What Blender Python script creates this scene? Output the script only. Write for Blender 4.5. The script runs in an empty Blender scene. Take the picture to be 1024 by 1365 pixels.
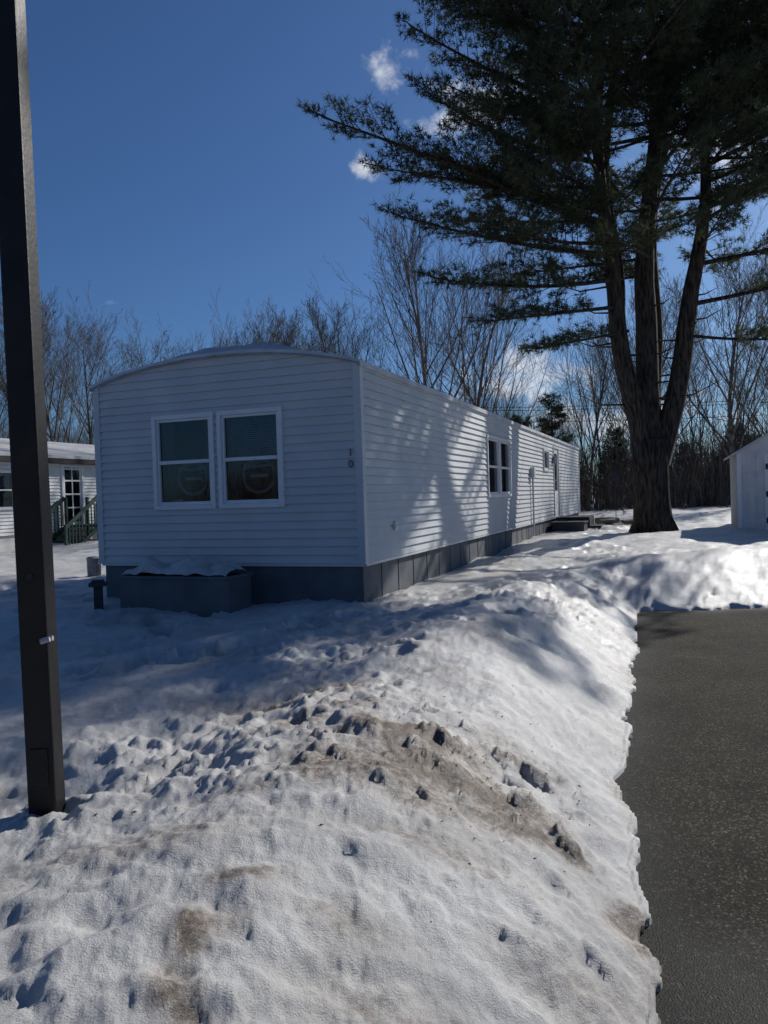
import bpy, math, random
import numpy as np
from mathutils import Vector, Matrix, Euler
random.seed(7); rng=np.random.default_rng(11)
sc=bpy.context.scene
COL=sc.collection
# ---------------------------------------------------------------- materials
def mat(name):
    m=bpy.data.materials.new(name); m.use_nodes=True
    nt=m.node_tree; b=nt.nodes['Principled BSDF']
    return m,nt,b
def nd(nt,t,**k):
    n=nt.nodes.new(t)
    for a,v in k.items(): setattr(n,a,v)
    return n
def noise_mat(name,c1,c2,scale=5,rough=0.6,bump=0.0,bscale=40,spec=0.3,detail=6,lo=0.35,hi=0.65,stretch=None):
    m,nt,b=mat(name)
    tc=nd(nt,'ShaderNodeTexCoord'); vec=tc.outputs['Object']
    if stretch:
        mp=nd(nt,'ShaderNodeMapping'); mp.inputs['Scale'].default_value=stretch
        nt.links.new(vec,mp.inputs[0]); vec=mp.outputs[0]
    n=nd(nt,'ShaderNodeTexNoise'); n.inputs['Scale'].default_value=scale; n.inputs['Detail'].default_value=detail
    nt.links.new(vec,n.inputs['Vector'])
    r=nd(nt,'ShaderNodeValToRGB'); r.color_ramp.elements[0].position=lo; r.color_ramp.elements[1].position=hi
    r.color_ramp.elements[0].color=(*c1,1); r.color_ramp.elements[1].color=(*c2,1)
    nt.links.new(n.outputs['Fac'],r.inputs[0]); nt.links.new(r.outputs[0],b.inputs['Base Color'])
    b.inputs['Roughness'].default_value=rough; b.inputs['Specular IOR Level'].default_value=spec
    if bump>0:
        n2=nd(nt,'ShaderNodeTexNoise'); n2.inputs['Scale'].default_value=bscale; n2.inputs['Detail'].default_value=5
        nt.links.new(vec,n2.inputs['Vector'])
        bp=nd(nt,'ShaderNodeBump'); bp.inputs['Strength'].default_value=bump; bp.inputs['Distance'].default_value=0.02
        nt.links.new(n2.outputs['Fac'],bp.inputs['Height']); nt.links.new(bp.outputs[0],b.inputs['Normal'])
    return m
M_side=noise_mat('vinyl_siding',(0.55,0.56,0.565),(0.63,0.635,0.63),1.6,0.45,0.05,60,0.35)
M_trim=noise_mat('white_trim',(0.74,0.74,0.74),(0.8,0.8,0.79),6,0.4,0.03,60,0.4)
M_skirt=noise_mat('skirting_paint',(0.105,0.115,0.125),(0.15,0.16,0.17),3,0.7,0.2,30,0.2)
M_roof=noise_mat('roof_coating',(0.45,0.47,0.5),(0.62,0.63,0.65),3,0.6,0.2,20,0.3)
M_black=noise_mat('post_paint',(0.006,0.0055,0.0055),(0.014,0.012,0.012),7,0.45,0.08,50,0.3)
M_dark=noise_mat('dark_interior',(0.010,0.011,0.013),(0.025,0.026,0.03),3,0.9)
M_wooddk=noise_mat('weathered_dark_wood',(0.04,0.044,0.052),(0.075,0.078,0.085),3,0.8,0.15,30,0.2,stretch=(1,1,4))
M_wood=noise_mat('weathered_wood',(0.12,0.10,0.085),(0.24,0.21,0.18),5,0.85,0.5,30,0.2)
M_green=noise_mat('green_paint',(0.015,0.045,0.035),(0.028,0.068,0.052),5,0.6,0.1,40)
M_grey=noise_mat('grey_metal',(0.2,0.21,0.23),(0.32,0.33,0.35),8,0.4,0.1,40,0.5)
M_blind=noise_mat('blind_slats',(0.30,0.32,0.36),(0.42,0.43,0.47),4,0.6)
M_curt=noise_mat('curtain_cloth',(0.07,0.08,0.10),(0.2,0.21,0.24),3,0.9,stretch=(9,9,1))
M_shed=noise_mat('shed_siding',(0.58,0.57,0.56),(0.70,0.69,0.67),4,0.6,0.1,40)
M_bark=noise_mat('pine_bark',(0.018,0.015,0.013),(0.085,0.072,0.062),9,0.95,1.0,22,0.1,stretch=(2,2,0.35))
M_twig=noise_mat('bare_bark',(0.07,0.06,0.054),(0.18,0.158,0.137),3,0.9,0,1,0.1)
M_brush=noise_mat('brush_bark',(0.085,0.073,0.062),(0.20,0.168,0.14),0.6,0.95,0,1,0.05)
M_whitehouse=noise_mat('white_vinyl',(0.68,0.69,0.68),(0.78,0.78,0.76),2,0.5,0.05,50)
M_wire=noise_mat('cable',(0.02,0.02,0.02),(0.03,0.03,0.03),2,0.6)
M_litter=noise_mat('litter',(0.06,0.045,0.033),(0.17,0.13,0.10),30,0.9)
M_print=noise_mat('number_grey',(0.13,0.14,0.17),(0.18,0.19,0.22),8,0.5)
def glassmat():
    m=bpy.data.materials.new('window_glass'); m.use_nodes=True; nt=m.node_tree; nt.nodes.clear()
    o=nd(nt,'ShaderNodeOutputMaterial'); mx=nd(nt,'ShaderNodeMixShader')
    g=nd(nt,'ShaderNodeBsdfGlossy'); g.inputs['Roughness'].default_value=0.015; g.inputs['Color'].default_value=(.80,.92,1,1)
    t=nd(nt,'ShaderNodeBsdfTransparent'); t.inputs['Color'].default_value=(.6,.66,.70,1)
    f=nd(nt,'ShaderNodeFresnel'); f.inputs['IOR'].default_value=1.55
    nz=nd(nt,'ShaderNodeTexNoise'); nz.inputs['Scale'].default_value=1.5
    bp=nd(nt,'ShaderNodeBump'); bp.inputs['Strength'].default_value=0.05; bp.inputs['Distance'].default_value=0.05
    nt.links.new(nz.outputs['Fac'],bp.inputs['Height']); nt.links.new(bp.outputs[0],g.inputs['Normal'])
    nt.links.new(f.outputs[0],mx.inputs[0]); nt.links.new(t.outputs[0],mx.inputs[1]); nt.links.new(g.outputs[0],mx.inputs[2])
    nt.links.new(mx.outputs[0],o.inputs[0]); return m
M_glass=glassmat()
def snowmat():
    m,nt,b=mat('snow'); 
    tc=nd(nt,'ShaderNodeTexCoord'); at=nd(nt,'ShaderNodeAttribute',attribute_name='dirt')
    n=nd(nt,'ShaderNodeTexNoise'); n.inputs['Scale'].default_value=2.2; n.inputs['Detail'].default_value=11; n.inputs['Roughness'].default_value=0.78
    r=nd(nt,'ShaderNodeValToRGB'); r.color_ramp.elements[0].position=0.34; r.color_ramp.elements[1].position=0.64
    r.color_ramp.elements[0].color=(0.42,0.415,0.405,1); r.color_ramp.elements[1].color=(0.70,0.69,0.67,1)
    nt.links.new(tc.outputs['Object'],n.inputs['Vector']); nt.links.new(n.outputs['Fac'],r.inputs[0])
    n3=nd(nt,'ShaderNodeTexNoise'); n3.inputs['Scale'].default_value=26; n3.inputs['Detail'].default_value=10; n3.inputs['Roughness'].default_value=0.75
    nt.links.new(tc.outputs['Object'],n3.inputs['Vector'])
    a=nd(nt,'ShaderNodeMath',operation='MULTIPLY_ADD'); a.inputs[1].default_value=5.0; a.inputs[2].default_value=-2.9
    nt.links.new(n3.outputs['Fac'],a.inputs[0])
    c=nd(nt,'ShaderNodeMath',operation='MULTIPLY_ADD'); c.inputs[1].default_value=1.6
    nt.links.new(at.outputs['Fac'],c.inputs[0]); nt.links.new(a.outputs[0],c.inputs[2])
    d=nd(nt,'ShaderNodeMath',operation='MULTIPLY'); d.use_clamp=True
    nt.links.new(c.outputs[0],d.inputs[0]); 
    at2=nd(nt,'ShaderNodeMath',operation='MULTIPLY',use_clamp=True); at2.inputs[1].default_value=1.6
    nt.links.new(at.outputs['Fac'],at2.inputs[0]); nt.links.new(at2.outputs[0],d.inputs[1])
    mx=nd(nt,'ShaderNodeMixRGB'); mx.inputs[2].default_value=(0.14,0.10,0.072,1)
    nt.links.new(d.outputs[0],mx.inputs[0])
    mx2=nd(nt,'ShaderNodeMixRGB'); mx2.inputs[2].default_value=(0.40,0.335,0.27,1)
    st=nd(nt,'ShaderNodeMath',operation='MULTIPLY',use_clamp=True); st.inputs[1].default_value=0.9
    nt.links.new(at.outputs['Fac'],st.inputs[0]); nt.links.new(st.outputs[0],mx2.inputs[0])
    nt.links.new(r.outputs[0],mx2.inputs[1]); nt.links.new(mx2.outputs[0],mx.inputs[1])
    nt.links.new(mx.outputs[0],b.inputs['Base Color'])
    b.inputs['Roughness'].default_value=0.42; b.inputs['Specular IOR Level'].default_value=0.4
    n5=nd(nt,'ShaderNodeTexNoise'); n5.inputs['Scale'].default_value=190; n5.inputs['Detail'].default_value=3
    n4=nd(nt,'ShaderNodeTexNoise'); n4.inputs['Scale'].default_value=46; n4.inputs['Detail'].default_value=8; n4.inputs['Roughness'].default_value=.8
    nt.links.new(tc.outputs['Object'],n5.inputs['Vector']); nt.links.new(tc.outputs['Object'],n4.inputs['Vector'])
    b1=nd(nt,'ShaderNodeBump'); b1.inputs['Strength'].default_value=0.8; b1.inputs['Distance'].default_value=0.014
    b2=nd(nt,'ShaderNodeBump'); b2.inputs['Strength'].default_value=0.6; b2.inputs['Distance'].default_value=0.004
    nt.links.new(n4.outputs['Fac'],b1.inputs['Height']); nt.links.new(n5.outputs['Fac'],b2.inputs['Height'])
    nt.links.new(b1.outputs[0],b2.inputs['Normal']); nt.links.new(b2.outputs[0],b.inputs['Normal'])
    return m
M_snow=snowmat()
def asphaltmat():
    m,nt,b=mat('asphalt'); tc=nd(nt,'ShaderNodeTexCoord')
    v=nd(nt,'ShaderNodeTexVoronoi'); v.inputs['Scale'].default_value=120
    n=nd(nt,'ShaderNodeTexNoise'); n.inputs['Scale'].default_value=0.9; n.inputs['Detail'].default_value=12; n.inputs['Roughness'].default_value=.7
    for q in (v,n): nt.links.new(tc.outputs['Object'],q.inputs['Vector'])
    r=nd(nt,'ShaderNodeValToRGB'); e=r.color_ramp.elements; e[0].position=0.34; e[1].position=0.68
    e[0].color=(0.019,0.0185,0.016,1); e[1].color=(0.058,0.053,0.041,1)
    r2=nd(nt,'ShaderNodeValToRGB'); e=r2.color_ramp.elements; e[0].position=0.1; e[0].color=(.35,.35,.35,1); e[1].position=.95; e[1].color=(4.0,3.8,3.4,1)
    em=e.new(.7); em.color=(1,1,.95,1)
    nt.links.new(n.outputs['Fac'],r.inputs[0]); nt.links.new(v.outputs['Color'],r2.inputs[0])
    mx=nd(nt,'ShaderNodeMixRGB',blend_type='MULTIPLY'); mx.inputs[0].default_value=1
    nt.links.new(r.outputs[0],mx.inputs[1]); nt.links.new(r2.outputs[0],mx.inputs[2])
    at=nd(nt,'ShaderNodeAttribute',attribute_name='wet')
    mr=nd(nt,'ShaderNodeMapRange'); mr.inputs[3].default_value=0.95; mr.inputs[4].default_value=0.6
    nt.links.new(at.outputs['Fac'],mr.inputs[0]); nt.links.new(mr.outputs[0],b.inputs['Roughness'])
    mx3=nd(nt,'ShaderNodeMixRGB',blend_type='MULTIPLY'); mx3.inputs[2].default_value=(.4,.42,.48,1)
    nt.links.new(at.outputs['Fac'],mx3.inputs[0]); nt.links.new(mx.outputs[0],mx3.inputs[1]); nt.links.new(mx3.outputs[0],b.inputs['Base Color'])
    b.inputs['Specular IOR Level'].default_value=0.1
    n6=nd(nt,'ShaderNodeTexNoise'); n6.inputs['Scale'].default_value=150; n6.inputs['Detail'].default_value=4
    nt.links.new(tc.outputs['Object'],n6.inputs['Vector'])
    bp=nd(nt,'ShaderNodeBump'); bp.inputs['Strength'].default_value=0.7; bp.inputs['Distance'].default_value=0.005
    nt.links.new(n6.outputs['Fac'],bp.inputs['Height']); nt.links.new(bp.outputs[0],b.inputs['Normal'])
    return m
M_asph=asphaltmat()
def needlemat():
    m=bpy.data.materials.new('pine_needles'); m.use_nodes=True; nt=m.node_tree; nt.nodes.clear()
    o=nd(nt,'ShaderNodeOutputMaterial'); mx=nd(nt,'ShaderNodeMixShader'); mx.inputs[0].default_value=0.35
    d=nd(nt,'ShaderNodeBsdfDiffuse'); t=nd(nt,'ShaderNodeBsdfTranslucent')
    tc=nd(nt,'ShaderNodeTexCoord'); n=nd(nt,'ShaderNodeTexNoise'); n.inputs['Scale'].default_value=1.3; n.inputs['Detail'].default_value=3
    nt.links.new(tc.outputs['Object'],n.inputs['Vector'])
    r=nd(nt,'ShaderNodeValToRGB'); r.color_ramp.elements[0].position=.35; r.color_ramp.elements[1].position=.68
    r.color_ramp.elements[0].color=(0.045,0.060,0.042,1); r.color_ramp.elements[1].color=(0.125,0.14,0.082,1)
    nt.links.new(n.outputs['Fac'],r.inputs[0])
    nt.links.new(r.outputs[0],d.inputs[0]); nt.links.new(r.outputs[0],t.inputs[0])
    nt.links.new(d.outputs[0],mx.inputs[1]); nt.links.new(t.outputs[0],mx.inputs[2]); nt.links.new(mx.outputs[0],o.inputs[0]); return m
M_needle=needlemat()
# ---------------------------------------------------------------- mesh helpers
def empty(name,loc=(0,0,0),rz=0):
    e=bpy.data.objects.new(name,None); e.location=loc; e.rotation_euler=(0,0,rz); e.empty_display_size=0.3
    COL.objects.link(e); return e
class MB:
    def __init__(s): s.v=[]; s.f=[]
    def quad(s,a,b,c,d):
        i=len(s.v); s.v+= [a,b,c,d]; s.f.append((i,i+1,i+2,i+3))
    def box(s,x0,x1,y0,y1,z0,z1,fn=None):
        i=len(s.v)
        P=[(x0,y0,z0),(x1,y0,z0),(x1,y1,z0),(x0,y1,z0),(x0,y0,z1),(x1,y0,z1),(x1,y1,z1),(x0,y1,z1)]
        s.v+=[fn(*p) if fn else p for p in P]
        s.f+=[(i,i+3,i+2,i+1),(i+4,i+5,i+6,i+7),(i,i+1,i+5,i+4),(i+1,i+2,i+6,i+5),(i+2,i+3,i+7,i+6),(i+3,i,i+4,i+7)]
    def tube(s,pts,rad,n=6,cap=True):
        base=len(s.v); m=len(pts)
        for k,p in enumerate(pts):
            p=Vector(p)
            d=(Vector(pts[min(k+1,m-1)])-Vector(pts[max(k-1,0)]))
            if d.length<1e-9: d=Vector((0,0,1))
            d.normalize(); q=Vector((0,0,1)) if abs(d.z)<0.9 else Vector((1,0,0))
            a=d.cross(q).normalized(); b=d.cross(a)
            for j in range(n):
                t=2*math.pi*j/n; s.v.append(tuple(p+(a*math.cos(t)+b*math.sin(t))*rad[k]))
        for k in range(m-1):
            for j in range(n):
                j2=(j+1)%n; s.f.append((base+k*n+j,base+k*n+j2,base+(k+1)*n+j2,base+(k+1)*n+j))
        if cap:
            s.f.append(tuple(base+j for j in range(n))); s.f.append(tuple(base+(m-1)*n+j for j in range(n)))
    def obj(s,name,m,parent=None,smooth=False,bevel=0):
        me=bpy.data.meshes.new(name); me.from_pydata([tuple(p) for p in s.v],[],s.f); me.update()
        me.materials.append(m)
        if smooth: me.polygons.foreach_set('use_smooth',[True]*len(me.polygons))
        o=bpy.data.objects.new(name,me); COL.objects.link(o)
        if parent: o.parent=parent
        if bevel:
            bv=o.modifiers.new('bevel','BEVEL'); bv.width=bevel; bv.segments=2; bv.limit_method='ANGLE'
        return o
# ---------------------------------------------------------------- noise
def _h(ix,iy,seed):
    n=(ix.astype(np.int64)*374761393+iy.astype(np.int64)*668265263+seed*974634777)&0xffffffff
    n=((n^(n>>13))*1274126177)&0xffffffff
    n=(n^(n>>16))&0xffffffff
    return n/4294967295.0
def vn(x,y,seed=0):
    ix=np.floor(x); iy=np.floor(y); fx=x-ix; fy=y-iy
    fx=fx*fx*fx*(fx*(fx*6-15)+10); fy=fy*fy*fy*(fy*(fy*6-15)+10)
    a=_h(ix,iy,seed);b=_h(ix+1,iy,seed);c=_h(ix,iy+1,seed);d=_h(ix+1,iy+1,seed)
    return ((a*(1-fx)+b*fx)*(1-fy)+(c*(1-fx)+d*fx)*fy)*2-1
def fbm(x,y,o=4,seed=0,g=0.5):
    s=0;a=1;t=0
    for i in range(o):
        ca,sa=math.cos(i*1.1+.4),math.sin(i*1.1+.4)
        s=s+a*vn((x*ca-y*sa)*2**i+i*17.3,(x*sa+y*ca)*2**i-i*9.1,seed+i); t+=a; a*=g
    return s/t
def sst(x,a,b):
    t=np.clip((x-a)/(b-a),0,1); return t*t*(3-2*t)
# ---------------------------------------------------------------- site frame (yard is laid out parallel to the mobile home)
ANG=math.radians(-20.9)
ax=(math.sin(-ANG),math.cos(ANG))      # along home
rx=(math.cos(ANG),math.sin(ANG))       # to the right of home
def UV(x,y): return x*ax[0]+y*ax[1], x*rx[0]+y*rx[1]
def edge(u):
    return np.interp(u,[-40,0,1.2,2.28,4.14,5.97,8,10.1,60],[0.1,0.10,0.01,-0.085,-0.275,-0.34,-0.42,-0.47,-0.5])
def driveD(x,y):
    u,v=UV(x,y)
    wob=0.09*fbm(x*1.7,y*1.7,3,5)+0.05*fbm(x*7,y*7,4,8,.62)
    d=edge(u)-v+wob; d2=u-(10.15+.34*(v+.47))+wob*1.6; d3=v-6.0+wob
    return d,d2,d3,u,v
prints=[]
def addpath(pts,n,wid,r0,depth):
    P=np.array(pts,float); seg=np.linalg.norm(np.diff(P,axis=0),axis=1); cs=np.r_[0,np.cumsum(seg)]
    for i in range(n):
        t=random.random()*cs[-1]; k=min(np.searchsorted(cs,t)-1,len(seg)-1); k=max(k,0)
        q=P[k]+(P[k+1]-P[k])*(t-cs[k])/seg[k]; dr=(P[k+1]-P[k])/seg[k]
        o=random.gauss(0,wid)
        prints.append((q[0]-dr[1]*o,q[1]+dr[0]*o,math.atan2(dr[1],dr[0])+random.gauss(0,.4),r0*random.uniform(.7,1.4),depth*random.uniform(.4,1.2)))
addpath([(-1.0,6.6),(-1.6,6.0),(-3.2,4.9)],30,.14,.12,.13)
addpath([(-.3,8.0),(-1.2,7.3),(-2.6,6.9),(-4.5,7.2)],30,.25,.12,.11)
addpath([(-2.2,7.6),(-3.4,9.5),(-5.5,11.5)],22,.3,.13,.10)
addpath([(-.9,4.6),(-.3,5.4),(.3,6.6),(.9,8.0)],36,.5,.08,.04)
addpath([(.4,7.0),(1.2,9.0),(1.9,11)],26,.35,.10,.05)
addpath([(-.9,3.5),(.0,3.7),(.5,3.3)],30,.3,.05,.022)
addpath([(-1.6,3.3),(-1.1,3.1),(-.5,3.6)],10,.2,.08,.04)
addpath([(2.0,9.5),(3.6,13.5),(5.2,18),(7,24)],50,.5,.15,.06)
addpath([(6.0,22),(10,26),(14,28)],50,1.5,.2,.07)
dirtP=[(.34,3.08,.30,.12,1.0),(.08,3.38,.34,.11,.9),(.50,2.90,.2,.10,.9),(-.42,3.55,.35,.10,.5),(-.41,2.1,.14,.08,.7),(-.45,1.80,.06,.11,.9),
 (.13,1.66,.17,.07,.8),(-.45,1.6,.06,.08,.8),(.80,2.62,.09,.14,.85),(.12,2.5,.3,.12,.45),(-.75,2.4,.35,.15,.5),(.5,2.1,.25,.12,.4),(-.2,2.9,.6,.2,.35),(.45,1.62,.12,.06,.55),(.75,2.15,.08,.2,.45),
 (-.55,2.75,.2,.08,.5),(.62,3.6,.15,.1,.45),(-.1,1.95,.2,.06,.4),(-.15,3.75,.12,.08,.7),(-.25,4.3,.25,.12,.4),(.3,4.6,.2,.1,.35)]
def terrain(x,y):
    d,d2,d3,u,v=driveD(x,y)
    D=np.maximum(np.maximum(d,d2),d3)
    r=np.hypot(x,y)
    base=0.36+0.10*fbm(x*.35,y*.35,2,21)*sst(r,2,8)
    left=sst(-v,3.0,4.2)*sst(9-u,0,3); base=base-0.07*left*sst(r,2,4)
    base=base+0.06*sst(u,14,22)
    bump=0.17*np.exp(-((d-1.25)/.62)**2)*(1-sst(d2,-1,1.0))*sst(u,-3,0.5)
    bump=np.where(d>0,bump,0)
    bump=bump+ (0.20+.18*fbm(x*.8,y*.8,2,33))*np.exp(-((d2-1.6)/1.2)**2)*np.where(d2>0,1,0)*sst(v,-2.0,-.4)
    tgt=base+bump
    q=np.clip(np.maximum(np.maximum(d/1.15,d2/1.8),d3/1.8),0,1)
    z=tgt*(1-(1-q)**2.3)
    ctr=np.exp(-((x+.05)/1.0)**2-((y-3.7)/.8)**2)
    rough=np.clip(.62+1.0*fbm(x*.8,y*.8,2,44)+.8*ctr+.5*np.exp(-((v+1.2)/.8)**2)*sst(u,4,7),0.2,1.35)
    rough=rough*np.where((v<-3.2)&(u<8),.55,1)*(.65+.35*sst(r,2.2,3.4))
    near=1-sst(r,10,22)
    amp=sst(D,0,.25)*(1-.5*sst(d2,-.5,.3)*(1-sst(d2,2.2,3.2)))
    z=z+amp*(0.05*fbm(x*1.2,y*1.2,3,51)+near*(0.024*fbm(x*3.2,y*3.2,3,52)+rough*(0.030*fbm(x*7,y*7,5,53,.62)
        +0.06*np.clip(fbm(x*9.5,y*9.5,3,54)-.16,0,1)-.03*np.clip(fbm(x*6.5,y*6.5,3,57)-.25,0,1))+0.010*fbm(x*20,y*20,4,55,.68)))
    z=z+amp*(1-near)*.05*fbm(x*1.1,y*1.1,3,56)
    cups=np.exp(-((x+.7)/.55)**2-((y-1.75)/.5)**2)
    z=z+amp*cups*.028*np.clip(fbm(x*8,y*8,2,61)*1.8,-1,1)
    z=np.where(D<=0,-0.08,np.maximum(z,-.01))
    z=np.where((D>0)&(D<.03),z*.9+.015,z)
    for (px,py,an,rr,dp) in prints:
        m=(np.abs(x-px)<rr*3)&(np.abs(y-py)<rr*3)
        if not m.any(): continue
        lx=(x[m]-px)*math.cos(an)+(y[m]-py)*math.sin(an); ly=-(x[m]-px)*math.sin(an)+(y[m]-py)*math.cos(an)
        e=np.sqrt((lx/(rr*1.5))**2+(ly/rr)**2)
        e=e+.35*fbm(x[m]*9,y[m]*9,3,71)
        dz=-dp*(1-sst(e,.5,1.0))+dp*.12*np.exp(-((e-1.15)/.2)**2)
        z[m]+=dz*sst(D[m],0.1,.4)
    z=z-.10*np.exp(-(np.hypot(x-7,y-20)/.9)**2)
    dirt=np.zeros_like(x)
    wx=x+.10*fbm(x*5,y*5,3,95); wy=y+.10*fbm(x*5,y*5,3,96)
    for (px,py,a,b,s) in dirtP:
        dirt=np.maximum(dirt,s*np.exp(-((wx-px)/a)**2-((wy-py)/b)**2))
    dirt=dirt+.35*np.exp(-(d/.20)**2)*(u<10)*sst(fbm(x*3,y*3,2,77),-.2,.4)+.30*np.exp(-(d2/.3)**2)*(v>-1)*.6
    dirt=dirt+.60*np.clip(fbm(x*1.4,y*1.4,3,78)-.05,0,1)*near+.36*ctr*sst(fbm(x*3,y*3,3,97),-.2,.5)
    dirt=dirt+.6*sst(fbm(x*.7,y*.7,3,79),.0,.5)*np.exp(-((v+2.3)/1.0)**2)*sst(u,20,24)
    return z,np.clip(dirt,0,1),d,d2
def build_terrain():
    rr=[.25]
    while rr[-1]<26: rr.append(rr[-1]*1.0080+.0003)
    while rr[-1]<2500: rr.append(rr[-1]*1.07)
    R=np.array(rr)
    A=np.r_[np.arange(-180,-44,3.0),np.arange(-42,42,.16),np.arange(42,180,3.0)]
    A=np.radians(np.r_[A]); nA=len(A); nR=len(R)
    X=np.outer(R,np.sin(A)).ravel(); Y=np.outer(R,np.cos(A)).ravel()
    Z,Dt,_,_=terrain(X,Y)
    V=np.c_[X,Y,Z]; V=np.r_[V,[[0,0,-0.08]]]; Dt=np.r_[Dt,[0]]
    i,j=np.meshgrid(np.arange(nR-1),np.arange(nA),indexing='ij'); j2=(j+1)%nA
    F=np.stack([i*nA+j,(i+1)*nA+j,(i+1)*nA+j2,i*nA+j2],-1).reshape(-1,4)
    c=len(V)-1; jj=np.arange(nA); T=np.stack([np.full(nA,c),jj,(jj+1)%nA],-1)
    me=bpy.data.meshes.new('snowy_ground')
    nl=len(F)*4+len(T)*3
    me.vertices.add(len(V)); me.vertices.foreach_set('co',V.astype(np.float32).ravel())
    me.loops.add(nl); me.loops.foreach_set('vertex_index',np.r_[F.ravel(),T.ravel()].astype(np.int32))
    me.polygons.add(len(F)+len(T))
    ls=np.r_[np.arange(len(F))*4,len(F)*4+np.arange(len(T))*3].astype(np.int32)
    me.polygons.foreach_set('loop_start',ls)
    me.update(calc_edges=True)
    me.polygons.foreach_set('use_smooth',np.ones(len(me.polygons),bool))
    at=me.attributes.new('dirt','FLOAT','POINT'); at.data.foreach_set('value',Dt.astype(np.float32))
    me.materials.append(M_snow)
    o=bpy.data.objects.new('snowy_ground',me); COL.objects.link(o)
build_terrain()
def hz(x,y):
    z,_,_,_=terrain(np.array([float(x)]),np.array([float(y)])); return float(z[0])
def build_drive():
    us=np.concatenate([np.arange(-40,-1,1.5),np.arange(-1,13.0,.12)]); vs=np.r_[np.arange(-1.2,2.0,.08),np.arange(2.0,7.5,.5)]
    U,Vv=np.meshgrid(us,vs,indexing='ij'); X=U*ax[0]+Vv*rx[0]; Y=U*ax[1]+Vv*rx[1]
    d,d2,d3,_,_=driveD(X.ravel(),Y.ravel())
    D=np.maximum(d,d2)
    wet=np.clip(np.exp(-np.clip(-D,0,9)/.16)*1.0+.9*sst(fbm(X.ravel()*1.1,Y.ravel()*1.1,3,90)-.25*(Y.ravel()-2.6),-.1,.5)*(1-sst(Y.ravel(),2.0,3.4)),0,1)
    Z=0.004*fbm(X.ravel()*.8,Y.ravel()*.8,2,91)
    nU,nV=U.shape; V=np.c_[X.ravel(),Y.ravel(),Z]
    i,j=np.meshgrid(np.arange(nU-1),np.arange(nV-1),indexing='ij')
    F=np.stack([i*nV+j,i*nV+j+1,(i+1)*nV+j+1,(i+1)*nV+j],-1).reshape(-1,4)
    me=bpy.data.meshes.new('asphalt_driveway'); me.from_pydata(V.tolist(),[],F.tolist()); me.update()
    at=me.attributes.new('wet','FLOAT','POINT'); at.data.foreach_set('value',wet.astype(np.float32))
    me.materials.append(M_asph); me.polygons.foreach_set('use_smooth',[True]*len(me.polygons))
    o=bpy.data.objects.new('asphalt_driveway',me); COL.objects.link(o)
build_drive()
# ---------------------------------------------------------------- buildings
def siding(mb,f,s0,s1,z0,z1,ops,c=0.1,arch=None,lip=0.026):
    z=z0
    while z<z1-1e-4:
        zt=min(z+c,z1); br=sorted({z,zt}|{e for o in ops for e in (o[2],o[3]) if z<e<zt})
        first=True
        for za,zb in zip(br[:-1],br[1:]):
            iv=[(s0,s1)]
            for o in ops:
                if o[2]<(za+zb)/2<o[3]:
                    n=[]
                    for a,b in iv:
                        if o[1]<=a or o[0]>=b: n.append((a,b)); continue
                        if o[0]>a: n.append((a,o[0]))
                        if o[1]<b: n.append((o[1],b))
                    iv=n
            oa=lip*(1-(za-z)/c); ob=lip*(1-(zb-z)/c)
            for a,b in iv:
                if arch is None or zb<=min(arch(a),arch(b)):
                    mb.quad(f(a,za,oa),f(b,za,oa),f(b,zb,ob),f(a,zb,ob))
                    if first: mb.quad(f(a,za,0),f(b,za,0),f(b,za,oa),f(a,za,oa))
                else:
                    k=max(1,int((b-a)/.06))
                    for q in range(k):
                        p,r=a+(b-a)*q/k,a+(b-a)*(q+1)/k
                        hp,hr=arch(p),arch(r)
                        if max(hp,hr)<=za: continue
                        hp=max(min(hp,zb),za); hr=max(min(hr,zb),za)
                        mb.quad(f(p,za,oa),f(r,za,oa),f(r,hr,lip*(1-(hr-z)/c)),f(p,hp,lip*(1-(hp-z)/c)))
                        if first: mb.quad(f(p,za,0),f(r,za,0),f(r,za,oa),f(p,za,oa))
            first=False
        z=zt
def bx(mb,f,s0,s1,z0,z1,o0,o1):
    mb.box(s0,s1,z0,z1,o0,o1,fn=lambda s,z,o:f(s,z,o))
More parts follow.
